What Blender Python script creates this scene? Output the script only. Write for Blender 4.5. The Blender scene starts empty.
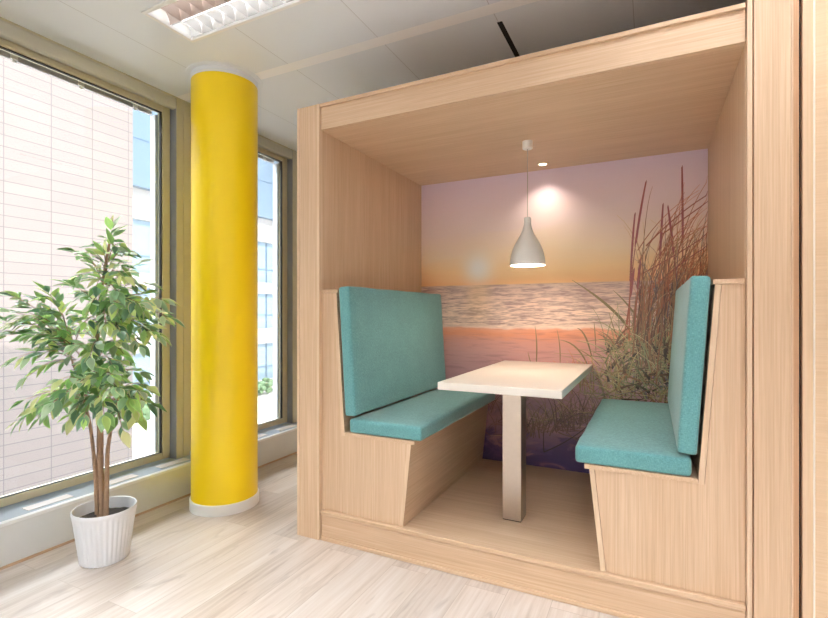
import bpy, bmesh, math, random
from mathutils import Vector, Matrix
random.seed(7)
PI = math.pi
scn = bpy.context.scene
COL = scn.collection

# ------------------------------------------------------------------ camera
ANG = math.atan(237 / 480)
FW = Vector((-math.sin(ANG), math.cos(ANG), 0))
RT = Vector((math.cos(ANG), math.sin(ANG), 0))
HC = 1.25
cam = bpy.data.cameras.new('camera')
cam.sensor_width = 36
cam.lens = 36 * 480 / 828
cam.shift_y = 4 / 828
cam.clip_start = 0.05
cam.clip_end = 400
co = bpy.data.objects.new('camera', cam)
COL.objects.link(co)
co.location = (0, 0, HC)
co.rotation_euler = (PI / 2, 0, ANG)
scn.camera = co

# ------------------------------------------------------------------ helpers
def lin(c):
    r = []
    for v in c:
        v /= 255
        r.append(v / 12.92 if v <= .04045 else ((v + .055) / 1.055) ** 2.4)
    return (*r, 1)

def thing(name, label, cat, loc=(0, 0, 0), group=None):
    o = bpy.data.objects.new(name, None)
    o.empty_display_size = .1
    COL.objects.link(o)
    o.location = loc
    o['label'] = label
    o['category'] = cat
    if group:
        o['group'] = group
    return o

def root_loc(o):
    v = Vector((0, 0, 0))
    while o:
        v += o.location
        o = o.parent
    return v

def obj(name, bm, mats, parent=None, smooth=None, loc=None):
    """bm is in world coordinates; the object gets its origin at loc or at its parent."""
    org = Vector(loc) if loc else root_loc(parent)
    bmesh.ops.translate(bm, verts=bm.verts, vec=-org)
    if smooth is not None:
        for f in bm.faces:
            f.smooth = True
        for e in bm.edges:
            if len(e.link_faces) == 2 and e.calc_face_angle(0) > smooth:
                e.smooth = False
    me = bpy.data.meshes.new(name)
    bm.to_mesh(me)
    bm.free()
    for m in (mats if isinstance(mats, (list, tuple)) else [mats]):
        me.materials.append(m)
    o = bpy.data.objects.new(name, me)
    COL.objects.link(o)
    if parent:
        o.parent = parent
        o.location = org - root_loc(parent)
    else:
        o.location = org
    return o

def tag(o, label, cat, group=None):
    o['label'] = label
    o['category'] = cat
    if group:
        o['group'] = group
    return o

def struct(o, label=None):
    o['kind'] = 'structure'
    if label:
        o['label'] = label
        o['category'] = o.name.split('_')[0]
    return o

def NB():
    return bmesh.new()

def box(bm, x0, x1, y0, y1, z0, z1, bev=0, seg=2, mi=0):
    vs = [bm.verts.new(p) for p in ((x0, y0, z0), (x1, y0, z0), (x1, y1, z0), (x0, y1, z0),
                                    (x0, y0, z1), (x1, y0, z1), (x1, y1, z1), (x0, y1, z1))]
    fs = [bm.faces.new([vs[i] for i in q]) for q in ((3, 2, 1, 0), (4, 5, 6, 7), (0, 1, 5, 4), (1, 2, 6, 5), (2, 3, 7, 6), (3, 0, 4, 7))]
    for f in fs:
        f.material_index = mi
    if bev:
        es = list({e for f in fs for e in f.edges})
        r = bmesh.ops.bevel(bm, geom=es, offset=bev, segments=seg, affect='EDGES', profile=.5, clamp_overlap=True)
        for f in r['faces']:
            f.material_index = mi
    return bm

def B(*a, **k):
    return box(NB(), *a, **k)

def prism(bm, poly, y0, y1, bev=0):
    """poly = list of (x, z), extruded along Y"""
    area = sum(poly[i][0] * poly[(i + 1) % len(poly)][1] - poly[(i + 1) % len(poly)][0] * poly[i][1] for i in range(len(poly)))
    if area < 0:
        poly = poly[::-1]
    a = [bm.verts.new((x, y0, z)) for x, z in poly]
    b = [bm.verts.new((x, y1, z)) for x, z in poly]
    fs = [bm.faces.new(a), bm.faces.new(b[::-1])]
    n = len(poly)
    for i in range(n):
        j = (i + 1) % n
        fs.append(bm.faces.new((a[j], a[i], b[i], b[j])))
    if bev:
        es = list({e for f in fs for e in f.edges})
        bmesh.ops.bevel(bm, geom=es, offset=bev, segments=2, affect='EDGES', profile=.5, clamp_overlap=True)
    return bm

def lathe(bm, prof, cx, cy, n=48, mi=0, closed=False):
    """prof = list of (r, z)"""
    rings = []
    for r, z in prof:
        if r < 1e-6:
            rings.append([bm.verts.new((cx, cy, z))])
        else:
            rings.append([bm.verts.new((cx + r * math.cos(2 * PI * i / n), cy + r * math.sin(2 * PI * i / n), z)) for i in range(n)])
    pairs = list(zip(rings, rings[1:]))
    if closed:
        pairs.append((rings[-1], rings[0]))
    for a, b in pairs:
        for i in range(n):
            j = (i + 1) % n
            if len(a) == 1 and len(b) == 1:
                continue
            if len(a) == 1:
                f = bm.faces.new((a[0], b[j], b[i]))
            elif len(b) == 1:
                f = bm.faces.new((a[i], a[j], b[0]))
            else:
                f = bm.faces.new((a[i], a[j], b[j], b[i]))
            f.material_index = mi
    bmesh.ops.recalc_face_normals(bm, faces=bm.faces)
    return bm

def tube(bm, pts, radii, n=8, mi=0, cap=True):
    pts = [Vector(p) for p in pts]
    rings = []
    up = Vector((.3, .2, .93)).normalized()
    for i, p in enumerate(pts):
        t = (pts[min(i + 1, len(pts) - 1)] - pts[max(i - 1, 0)]).normalized()
        s = t.cross(up)
        if s.length < .05:
            s = t.cross(Vector((1, 0, 0)))
        s.normalize()
        w = s.cross(t).normalized()
        r = radii[i] if isinstance(radii, (list, tuple)) else radii
        rings.append([bm.verts.new(p + (s * math.cos(2 * PI * k / n) + w * math.sin(2 * PI * k / n)) * r) for k in range(n)])
    for a, b in zip(rings, rings[1:]):
        for k in range(n):
            f = bm.faces.new((a[k], a[(k + 1) % n], b[(k + 1) % n], b[k]))
            f.material_index = mi
    if cap:
        bm.faces.new(rings[0][::-1])
        bm.faces.new(rings[-1])
    return bm

def soft_box(size, r, puff, n=(10, 24, 5), wob=0.0, seed=0):
    """upholstered block: rounded edges, faces bulging a little; centred on the origin"""
    bm = NB()
    h = [s / 2 for s in size]
    def samples(hh, rr, k):
        e = [-hh, -hh + rr * .2, -hh + rr * .5, -hh + rr]
        inn = [-hh + rr + (2 * hh - 2 * rr) * i / k for i in range(1, k)]
        return e + inn + [-v for v in reversed(e)]
    sm = [samples(h[i], min(r, h[i] * .95), n[i]) for i in range(3)]
    for ax in range(3):
        u, v = (ax + 1) % 3, (ax + 2) % 3
        for sg in (-1, 1):
            g = []
            for a in sm[u]:
                row = []
                for b in sm[v]:
                    p = [0, 0, 0]
                    p[ax] = sg * h[ax]
                    p[u] = a
                    p[v] = b
                    row.append(bm.verts.new(p))
                g.append(row)
            for i in range(len(g) - 1):
                for j in range(len(g[0]) - 1):
                    q = [g[i][j], g[i + 1][j], g[i + 1][j + 1], g[i][j + 1]]
                    bm.faces.new(q if sg > 0 else q[::-1])
    bmesh.ops.remove_doubles(bm, verts=bm.verts, dist=1e-5)
    rnd = random.Random(seed)
    ph = [rnd.uniform(0, 6) for _ in range(6)]
    for vt in bm.verts:
        p = vt.co.copy()
        inner = Vector([max(-h[i] + r, min(h[i] - r, p[i])) for i in range(3)])
        d = p - inner
        if d.length > 1e-9:
            rr = r
            p = inner + d.normalized() * rr
        t = [p[i] / h[i] for i in range(3)]
        big = (1 - t[0] ** 4) * (1 - t[1] ** 6)
        p.z += math.copysign(puff * big, p.z) * min(1, abs(t[2]) * 1.2) if p.z > 0 else 0
        if wob:
            edge = (abs(t[0]) ** 3 + abs(t[1]) ** 8) * .7 + .15
            w = math.sin(p.y * 21 + ph[0]) * .5 + math.sin(p.y * 37 + p.x * 25 + ph[1]) * .35 + math.sin(p.x * 31 + p.y * 9 + ph[2]) * .4
            p.z += wob * w * edge * (1 if p.z > 0 else 0)
            p.x += wob * .8 * math.sin(p.y * 17 + ph[3]) * (abs(t[0]) ** 3)
        vt.co = p
    return bm

# ------------------------------------------------------------------ materials
def new_mat(name):
    m = bpy.data.materials.new(name)
    m.use_nodes = True
    nt = m.node_tree
    return m, nt, nt.nodes['Principled BSDF']

def nd(nt, t, **k):
    n = nt.nodes.new(t)
    for a, v in k.items():
        setattr(n, a, v)
    return n

def plain(name, rgb, rough=.5, metal=0, coat=0, noise=0.0, scale=30, bump=0.0, spec=.5):
    m, nt, b = new_mat(name)
    c = lin(rgb)
    b.inputs['Base Color'].default_value = c
    b.inputs['Roughness'].default_value = rough
    b.inputs['Metallic'].default_value = metal
    b.inputs['Coat Weight'].default_value = coat
    b.inputs['Specular IOR Level'].default_value = spec
    tc = nd(nt, 'ShaderNodeTexCoord')
    no = nd(nt, 'ShaderNodeTexNoise')
    no.inputs['Scale'].default_value = scale
    no.inputs['Detail'].default_value = 4
    nt.links.new(tc.outputs['Object'], no.inputs['Vector'])
    if noise:
        hs = nd(nt, 'ShaderNodeMix', data_type='RGBA')
        hs.inputs[6].default_value = tuple(v * (1 - noise) for v in c[:3]) + (1,)
        hs.inputs[7].default_value = tuple(min(1, v * (1 + noise)) for v in c[:3]) + (1,)
        nt.links.new(no.outputs['Fac'], hs.inputs[0])
        nt.links.new(hs.outputs[2], b.inputs['Base Color'])
    if bump:
        bp = nd(nt, 'ShaderNodeBump')
        bp.inputs['Strength'].default_value = bump
        bp.inputs['Distance'].default_value = .002
        nt.links.new(no.outputs['Fac'], bp.inputs['Height'])
        nt.links.new(bp.outputs['Normal'], b.inputs['Normal'])
    return m

def emit(name, rgb, strength):
    m, nt, b = new_mat(name)
    b.inputs['Base Color'].default_value = lin(rgb)
    b.inputs['Emission Color'].default_value = lin(rgb)
    b.inputs['Emission Strength'].default_value = strength
    return m

def wood(name, axis, c_dark, c_mid, c_light, rough=.42, grain=1.0):
    """oak laminate, grain running along axis (0, 1 or 2)"""
    m, nt, b = new_mat(name)
    L = nt.links
    tc = nd(nt, 'ShaderNodeTexCoord')
    oi = nd(nt, 'ShaderNodeObjectInfo')
    off = nd(nt, 'ShaderNodeVectorMath', operation='SCALE')
    off.inputs[0].default_value = (7.3, 3.1, 5.7)
    L.new(oi.outputs['Random'], off.inputs['Scale'])
    add = nd(nt, 'ShaderNodeVectorMath', operation='ADD')
    L.new(tc.outputs['Object'], add.inputs[0])
    L.new(off.outputs[0], add.inputs[1])
    def stretched(along, across, detail, dist):
        mp = nd(nt, 'ShaderNodeMapping')
        s = [across] * 3
        s[axis] = along
        mp.inputs['Scale'].default_value = s
        L.new(add.outputs[0], mp.inputs['Vector'])
        n = nd(nt, 'ShaderNodeTexNoise')
        n.inputs['Scale'].default_value = 1
        n.inputs['Detail'].default_value = detail
        n.inputs['Distortion'].default_value = dist
        L.new(mp.outputs[0], n.inputs['Vector'])
        return n
    broad = stretched(.5, 14, 3, .25)
    fine = stretched(2.2, 165, 4, .1)
    pore = stretched(9, 420, 2, 0)
    ma = nd(nt, 'ShaderNodeMath', operation='MULTIPLY_ADD')
    ma.inputs[1].default_value = .68
    L.new(fine.outputs['Fac'], ma.inputs[0])
    m2 = nd(nt, 'ShaderNodeMath', operation='MULTIPLY')
    m2.inputs[1].default_value = .32
    L.new(broad.outputs['Fac'], m2.inputs[0])
    L.new(m2.outputs[0], ma.inputs[2])
    cr = nd(nt, 'ShaderNodeValToRGB')
    e = cr.color_ramp.elements
    e[0].position = .5 - .2 / grain
    e[0].color = lin(c_dark)
    e[1].position = .5 + .17 / grain
    e[1].color = lin(c_light)
    k = e.new(.5)
    k.color = lin(c_mid)
    L.new(ma.outputs[0], cr.inputs[0])
    pr = nd(nt, 'ShaderNodeMapRange')
    pr.inputs['From Min'].default_value = .3
    pr.inputs['From Max'].default_value = .55
    pr.inputs['To Min'].default_value = .93
    pr.inputs['To Max'].default_value = 1.0
    L.new(pore.outputs['Fac'], pr.inputs['Value'])
    mx = nd(nt, 'ShaderNodeMix', data_type='RGBA', blend_type='MULTIPLY')
    mx.inputs[0].default_value = 1
    L.new(cr.outputs[0], mx.inputs[6])
    L.new(pr.outputs[0], mx.inputs[7])
    L.new(mx.outputs[2], b.inputs['Base Color'])
    b.inputs['Roughness'].default_value = rough
    bp = nd(nt, 'ShaderNodeBump')
    bp.inputs['Strength'].default_value = .08
    bp.inputs['Distance'].default_value = .001
    L.new(fine.outputs['Fac'], bp.inputs['Height'])
    L.new(bp.outputs['Normal'], b.inputs['Normal'])
    return m

OAK = ((196, 163, 130), (208, 177, 146), (218, 190, 161))
W_V = wood('oak_vertical', 2, *OAK)
W_X = wood('oak_across', 0, *OAK)
W_Y = wood('oak_deep', 1, *OAK)
W_EDGE = wood('oak_edge_band', 2, (208, 178, 146), (218, 190, 160), (226, 200, 172))
W_MAPLE = wood('maple_door', 0, (214, 182, 146), (221, 191, 157), (227, 200, 168), grain=.7)
W_MAPLE_V = wood('maple_frame', 2, (210, 178, 142), (218, 188, 154), (224, 197, 165), grain=.7)
WHITE_EDGE = plain('white_edge_band', (246, 236, 222), .4)
DARK = plain('shadow_gap_black', (26, 24, 24), .8)

def floor_mat():
    m, nt, b = new_mat('limed_oak_planks')
    L = nt.links
    tc = nd(nt, 'ShaderNodeTexCoord')
    sp = nd(nt, 'ShaderNodeSeparateXYZ')
    L.new(tc.outputs['Object'], sp.inputs[0])
    cb = nd(nt, 'ShaderNodeCombineXYZ')          # brick rows run along world Y
    L.new(sp.outputs['Y'], cb.inputs['X'])
    L.new(sp.outputs['X'], cb.inputs['Y'])
    br = nd(nt, 'ShaderNodeTexBrick')
    br.offset = .37
    br.offset_frequency = 2
    br.inputs['Color1'].default_value = (0, 0, 0, 1)
    br.inputs['Color2'].default_value = (1, 1, 1, 1)
    br.inputs['Mortar'].default_value = (.5, .5, .5, 1)
    br.inputs['Scale'].default_value = 1
    br.inputs['Mortar Size'].default_value = .0016
    br.inputs['Mortar Smooth'].default_value = .2
    br.inputs['Brick Width'].default_value = 1.28
    br.inputs['Row Height'].default_value = .192
    L.new(cb.outputs[0], br.inputs['Vector'])
    # per-plank offset for the grain
    vm = nd(nt, 'ShaderNodeVectorMath', operation='MULTIPLY_ADD')
    L.new(br.outputs['Color'], vm.inputs[0])
    vm.inputs[1].default_value = (9, 5, 3)
    L.new(tc.outputs['Object'], vm.inputs[2])
    def st(sx, sy, det, dist):
        mp = nd(nt, 'ShaderNodeMapping')
        mp.inputs['Scale'].default_value = (sx, sy, 1)
        L.new(vm.outputs[0], mp.inputs['Vector'])
        n = nd(nt, 'ShaderNodeTexNoise')
        n.inputs['Scale'].default_value = 1
        n.inputs['Detail'].default_value = det
        n.inputs['Distortion'].default_value = dist
        L.new(mp.outputs[0], n.inputs['Vector'])
        return n
    broad = st(7, .9, 4, .8)
    fine = st(70, 3, 5, .3)
    knots = st(13, 3.2, 3, 1.2)
    a = nd(nt, 'ShaderNodeMath', operation='MULTIPLY_ADD')
    a.inputs[1].default_value = .45
    L.new(fine.outputs['Fac'], a.inputs[0])
    s = nd(nt, 'ShaderNodeMath', operation='MULTIPLY')
    s.inputs[1].default_value = .55
    L.new(broad.outputs['Fac'], s.inputs[0])
    L.new(s.outputs[0], a.inputs[2])
    cr = nd(nt, 'ShaderNodeValToRGB')
    e = cr.color_ramp.elements
    e[0].position = .32
    e[0].color = lin((178, 163, 151))
    e[1].position = .66
    e[1].color = lin((212, 203, 196))
    k = e.new(.48)
    k.color = lin((200, 187, 177))
    L.new(a.outputs[0], cr.inputs[0])
    kr = nd(nt, 'ShaderNodeMapRange')
    kr.inputs['From Min'].default_value = .60
    kr.inputs['From Max'].default_value = .78
    kr.inputs['To Min'].default_value = 0
    kr.inputs['To Max'].default_value = .6
    L.new(knots.outputs['Fac'], kr.inputs['Value'])
    mk = nd(nt, 'ShaderNodeMix', data_type='RGBA')
    mk.inputs[7].default_value = lin((146, 130, 120))
    L.new(kr.outputs[0], mk.inputs[0])
    L.new(cr.outputs[0], mk.inputs[6])
    tone = nd(nt, 'ShaderNodeMapRange')
    tone.inputs['To Min'].default_value = .9
    tone.inputs['To Max'].default_value = 1.06
    L.new(br.outputs['Color'], tone.inputs['Value'])
    mt = nd(nt, 'ShaderNodeMix', data_type='RGBA', blend_type='MULTIPLY')
    mt.inputs[0].default_value = 1
    L.new(mk.outputs[2], mt.inputs[6])
    L.new(tone.outputs[0], mt.inputs[7])
    sm = nd(nt, 'ShaderNodeMix', data_type='RGBA')
    sm.inputs[7].default_value = lin((178, 164, 152))
    L.new(br.outputs['Fac'], sm.inputs[0])
    L.new(mt.outputs[2], sm.inputs[6])
    L.new(sm.outputs[2], b.inputs['Base Color'])
    b.inputs['Roughness'].default_value = .34
    bp = nd(nt, 'ShaderNodeBump')
    bp.inputs['Strength'].default_value = .12
    bp.inputs['Distance'].default_value = .001
    L.new(a.outputs[0], bp.inputs['Height'])
    L.new(bp.outputs['Normal'], b.inputs['Normal'])
    return m

def fabric_mat():
    m, nt, b = new_mat('teal_woven_fabric')
    L = nt.links
    tc = nd(nt, 'ShaderNodeTexCoord')
    def noise(sc, stretch):
        mp = nd(nt, 'ShaderNodeMapping')
        mp.inputs['Scale'].default_value = stretch
        L.new(tc.outputs['Object'], mp.inputs['Vector'])
        n = nd(nt, 'ShaderNodeTexNoise')
        n.inputs['Scale'].default_value = sc
        n.inputs['Detail'].default_value = 3
        L.new(mp.outputs[0], n.inputs['Vector'])
        return n
    n1 = noise(520, (1, 1, .16))
    n2 = noise(520, (.16, .16, 1))
    n3 = noise(9, (1, 1, 1))
    ad = nd(nt, 'ShaderNodeMath', operation='ADD')
    L.new(n1.outputs['Fac'], ad.inputs[0])
    L.new(n2.outputs['Fac'], ad.inputs[1])
    a3 = nd(nt, 'ShaderNodeMath', operation='MULTIPLY_ADD')
    a3.inputs[1].default_value = .25
    L.new(n3.outputs['Fac'], a3.inputs[0])
    L.new(ad.outputs[0], a3.inputs[2])
    cr = nd(nt, 'ShaderNodeValToRGB')
    e = cr.color_ramp.elements
    mr = nd(nt, 'ShaderNodeMapRange')
    mr.inputs['From Min'].default_value = .8
    mr.inputs['From Max'].default_value = 1.45
    L.new(a3.outputs[0], mr.inputs['Value'])
    e[0].color = lin((74, 126, 128))
    e[1].color = lin((116, 172, 175))
    k = e.new(.5)
    k.color = lin((91, 149, 151))
    L.new(mr.outputs[0], cr.inputs[0])
    L.new(cr.outputs[0], b.inputs['Base Color'])
    b.inputs['Roughness'].default_value = .85
    b.inputs['Sheen Weight'].default_value = .35
    b.inputs['Sheen Roughness'].default_value = .5
    bp = nd(nt, 'ShaderNodeBump')
    bp.inputs['Strength'].default_value = .25
    bp.inputs['Distance'].default_value = .001
    L.new(ad.outputs[0], bp.inputs['Height'])
    L.new(bp.outputs['Normal'], b.inputs['Normal'])
    return m

def glass_mat():
    m, nt, b = new_mat('window_glass')
    nt.nodes.remove(b)
    out = nt.nodes['Material Output']
    tr = nd(nt, 'ShaderNodeBsdfTransparent')
    tr.inputs[0].default_value = (.96, .98, .975, 1)
    gl = nd(nt, 'ShaderNodeBsdfGlossy')
    gl.inputs['Roughness'].default_value = .01
    fr = nd(nt, 'ShaderNodeFresnel')
    fr.inputs['IOR'].default_value = 1.3
    mx = nd(nt, 'ShaderNodeMixShader')
    nt.links.new(fr.outputs[0], mx.inputs[0])
    nt.links.new(tr.outputs[0], mx.inputs[1])
    nt.links.new(gl.outputs[0], mx.inputs[2])
    nt.links.new(mx.outputs[0], out.inputs[0])
    return m

def attr_mat(name, rough=.5, trans=0.0, sheen_spec=.5):
    m, nt, b = new_mat(name)
    at = nd(nt, 'ShaderNodeAttribute')
    at.attribute_name = 'tint'
    nt.links.new(at.outputs['Color'], b.inputs['Base Color'])
    b.inputs['Roughness'].default_value = rough
    b.inputs['Specular IOR Level'].default_value = sheen_spec
    if trans:
        tb = nd(nt, 'ShaderNodeBsdfTranslucent')
        nt.links.new(at.outputs['Color'], tb.inputs[0])
        mx = nd(nt, 'ShaderNodeMixShader')
        mx.inputs[0].default_value = trans
        nt.links.new(b.outputs[0], mx.inputs[1])
        nt.links.new(tb.outputs[0], mx.inputs[2])
        nt.links.new(mx.outputs[0], nt.nodes['Material Output'].inputs[0])
    return m

FABRIC = fabric_mat()
GLASS = glass_mat()
OLIVE = plain('olive_bronze_metal', (196, 189, 162), .4, metal=.05, noise=.04)
HEADM = plain('grey_olive_metal', (188, 186, 172), .36, noise=.03)
GREYM = plain('grey_metal', (150, 156, 166), .35, metal=.15, noise=.04)
GASKET = plain('black_gasket', (34, 33, 32), .6)
SILLW = plain('brushed_metal_casing', (224, 226, 226), .3, metal=.3, noise=.06, scale=6, bump=.05)
SILLT = plain('blue_grey_ledge', (168, 182, 198), .3, noise=.03)
LIP = plain('white_ledge_lip', (238, 241, 244), .35)
VENT = plain('pale_vent_cover', (232, 226, 226), .4)
GUIDE = plain('pale_blind_guide', (214, 222, 232), .4)
BLIND = plain('grey_blind_rail', (170, 164, 162), .5)
BRACK = plain('pale_plastic', (222, 216, 208), .5)
CEIL = plain('white_ceiling_panel', (236, 241, 246), .42, noise=.02, scale=4)
JOINT = plain('ceiling_panel_joint', (206, 208, 210), .6)
PROF = plain('ceiling_profile_strip', (254, 254, 254), .4)
PLASTER = plain('white_plaster', (232, 229, 223), .7, noise=.02)
YELLOW = plain('yellow_gloss_paint', (255, 221, 0), .33, coat=.15, noise=.01, scale=3)
WHITE = plain('white_lacquer', (247, 247, 245), .3, noise=.01)
TABLE = plain('white_laminate', (240, 234, 224), .3, noise=.01, scale=8)
STEEL = plain('brushed_steel', (184, 172, 160), .3, metal=.95, noise=.05, scale=60)
STEELD = plain('dark_foot_cap', (60, 52, 46), .5)
POTW = plain('white_ribbed_ceramic', (232, 234, 238), .4, noise=.01)
SOIL = plain('dark_soil', (42, 34, 30), .9, noise=.3, scale=80, bump=.8)
BARK = plain('brown_bark', (150, 122, 98), .75, noise=.3, scale=60, bump=.6)
LOUVRE = plain('polished_louvre', (232, 230, 228), .22, metal=.6)
LOUVRE_W = plain('bronze_tinted_reflector', (200, 184, 174), .3, metal=.5)

# ------------------------------------------------------------------ room shell
ZC = 2.78           # ceiling
XW = -3.0           # inner face of window mullions
XS = -2.84          # face of the low casing under the windows
YB = 3.78           # wall behind the booth
YR = -3.4           # wall behind the camera
XR = 4.2            # right wall

struct(obj('floor', B(XW - .1, XR, YR, YB, -.12, 0), floor_mat()), 'pale limed oak plank floor')

# ceiling with openings for the recessed lights and the black slot
LIGHTS = [(-2.315, 1.575), (-.2, 1.575), (1.9, 1.575), (-2.315, -.55), (-.2, -.55), (1.9, -.55), (-2.315, -2.3), (-.2, -2.3), (1.9, -2.3)]  # first is in view; the others are unseen copies added to light the room
LW, LD = 1.21, .295
def ceiling_mesh():
    bm = NB()
    xs = {XW - .12, XR}
    ys = {YR, YB}
    jx = [-2.6, -2.0 - .64 * 0, -1.36, -.72, -.08, .56, 1.2, 1.84, 2.48, 3.12]
    for j in jx:
        xs |= {j - .002, j + .002}
    ys |= {2.30, 2.38}
    for x, y in LIGHTS:
        xs |= {x, x + LW}
        ys |= {y, y + LD}
    xs |= {-.728, -.700}
    ys |= {2.46}
    xs = sorted(xs)
    ys = sorted(ys)
    cache = {}
    def V(x, y):
        if (x, y) not in cache:
            cache[(x, y)] = bm.verts.new((x, y, ZC))
        return cache[(x, y)]
    for x0, x1 in zip(xs, xs[1:]):
        for y0, y1 in zip(ys, ys[1:]):
            mx, my = (x0 + x1) / 2, (y0 + y1) / 2
            if any(x < mx < x + LW and y < my < y + LD for x, y in LIGHTS):
                continue
            mi = 0
            if my > 2.46 and -.728 < mx < -.700:
                mi = 3
            elif 2.30 < my < 2.38:
                mi = 2
            elif any(abs(mx - j) < .002 for j in jx):
                if mx < -2.5 or my < 2.3 and mx > -2.5 or my > 2.38:
                    mi = 1
            f = bm.faces.new((V(x0, y0), V(x0, y1), V(x1, y1), V(x1, y0)))
            f.material_index = mi
    return bm
struct(obj('ceiling', ceiling_mesh(), [CEIL, JOINT, PROF, DARK]), 'white metal panel ceiling')
# the storey and roof above (this casts the building's shade on the street)
struct(obj('wall_upper', B(XW - .22, XR + .2, YR - .2, YB + 4, ZC + .2, 10.1), PLASTER), 'upper storeys of the building')
struct(obj('wall_back', B(XW - .2, XR + .2, YB, YB + .15, -.12, ZC + .2), PLASTER), 'white wall behind the booth')
struct(obj('wall_rear', B(XW - .2, XR + .2, YR - .15, YR, -.12, ZC + .2), PLASTER), 'white wall behind the viewer')
struct(obj('wall_right', B(XR, XR + .15, YR, YB, -.12, ZC + .2), PLASTER), 'white wall on the far right')
struct(obj('wall_left', B(XS - .012, XS, YR, YB, .0, .205), SILLW), 'low brushed metal casing below the windows')
struct(obj('trim_1', box(B(XW - .2, XS + .004, YR, YB, .205, .22, bev=.003), XW - .2, XW - .05, YR, YB, -.12, .205), SILLT), 'white metal window ledge')
bm = NB()
y = 1.335 - .38 * 12
while y < YB - .2:
    box(bm, XW + .028, XS - .062, y + .015, min(y + .235, YB), .2195, .2235, bev=.0015)
    y += .38
struct(obj('trim_2', bm, VENT), 'pale vent covers in the window ledge')
struct(obj('trim_20', B(XS - .028, XS + .005, YR, YB, .2045, .2235, bev=.003), LIP), 'white front lip of the window ledge')
struct(obj('baseboard_left', B(XS - .002, XS + .008, YR, YB, 0, .012), wood('floor_edge_strip', 1, (176, 146, 118), (188, 158, 130), (200, 172, 146))), 'narrow wooden strip along the metal casing')
struct(obj('trim_3', B(XW - .2, XW - .012, YR, YB, 2.765, ZC + .2), OLIVE), 'olive metal head above the windows')

MULL = [(3.52, 3.64), (2.295, 2.402), (1.07, 1.178), (-.155, -.047), (-1.38, -1.272), (-2.605, -2.497)]
nt_ = 4
for (a, b) in MULL:
    bm = NB()
    mid = a + (b - a) * .5
    box(bm, XW - .14, XW, a, mid - .0015, .22, 2.765, bev=.002)
    box(bm, XW - .14, XW, mid + .0015, b, .22, 2.765, bev=.002)
    box(bm, XW - .12, XW - .006, mid - .002, mid + .002, .22, 2.765, mi=1)
    box(bm, XW - .145, XW + -.004, a - .002, b + .002, .22, 2.765, mi=2)
    struct(obj('trim_%d' % nt_, bm, [OLIVE, GASKET, GREYM]), 'olive metal mullion between windows')
    nt_ += 1

def window(idx, y0, y1):
    xs0, xs1 = XW - .115, XW - .058
    root = bpy.data.objects.new('window_%d' % idx, None)
    COL.objects.link(root)
    root.location = (XW - .08, (y0 + y1) / 2, .22)
    struct(root, 'tall olive framed window %s' % ('behind the potted tree' if idx == 1 else 'behind the yellow column' if idx == 2 else 'out of view to the left, added to light the room'))
    bm = NB()                      # rounded head profile
    box(bm, XW - .045, XW, y0, y1, 2.686, 2.766, bev=.012, seg=3)
    struct(obj('window_head', bm, HEADM, root, smooth=.6))
    bm = NB()
    s, w = .058, .008
    box(bm, xs0, xs1, y0 + w, y0 + w + s, .228, 2.702, bev=.004)
    box(bm, xs0, xs1, y1 - w - s, y1 - w, .228, 2.702, bev=.004)
    box(bm, xs0, xs1, y0 + w + s, y1 - w - s, 2.656, 2.702, bev=.004)
    box(bm, xs0, xs1, y0 + w + s, y1 - w - s, .228, .272, bev=.004)
    struct(obj('sash_frame', bm, OLIVE, root))
    bm = NB()                      # black gasket lines around sash and glass
    g = .006
    xi0, xi1 = xs1 - .030, xs1 - .010
    ya, yb, za, zb = y0 + w + s, y1 - w - s, .272, 2.656
    box(bm, xi0, xi1, ya, ya + g, za, zb)
    box(bm, xi0, xi1, yb - g, yb, za, zb)
    box(bm, xi0, xi1, ya, yb, zb - g, zb)
    box(bm, xi0, xi1, ya, yb, za, za + g * .5)
    box(bm, xs0 + .02, xs1 - .02, y0, y0 + w, .222, 2.703)
    box(bm, xs0 + .02, xs1 - .02, y1 - w, y1, .222, 2.703)
    box(bm, xs0, xs1 - .006, y0, y1, 2.702, 2.765)
    struct(obj('gasket', bm, GASKET, root))
    struct(obj('glass_pane', B(xi0 + .006, xi0 + .012, ya + .002, yb - .002, za + .002, zb - .002), GLASS, root))
    bm = NB()                      # guide rails of the outside blind
    box(bm, XW - .165, XW - .11, yb - .02, yb + .01, .22, 2.64, bev=.003)
    box(bm, XW - .165, XW - .11, ya - .01, ya + .02, .22, 2.64, bev=.003)
    struct(obj('blind_guide', bm, GUIDE, root))
    bl = struct(obj('blind_rail', B(XW - .174, XW - .155, ya + .01, yb - .012, 2.646, 2.76, bev=.002), BLIND, root))
    yk = yb - .136
    while yk > ya + .05:
        struct(obj('blind_bracket', box(B(XW - .158, XW - .146, yk - .018, yk + .018, 2.648, 2.678, bev=.004), XW - .158, XW - .15, yk - .01, yk + .01, 2.632, 2.652, bev=.003), BRACK, bl))
        yk -= .347

window(1, 1.178, 2.295)
window(2, 2.402, 3.52)
window(3, -.047, 1.07)  # unseen; this and the two after it are added to let daylight in
window(4, -1.272, -.155)
window(5, -2.497, -1.38)

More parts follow.
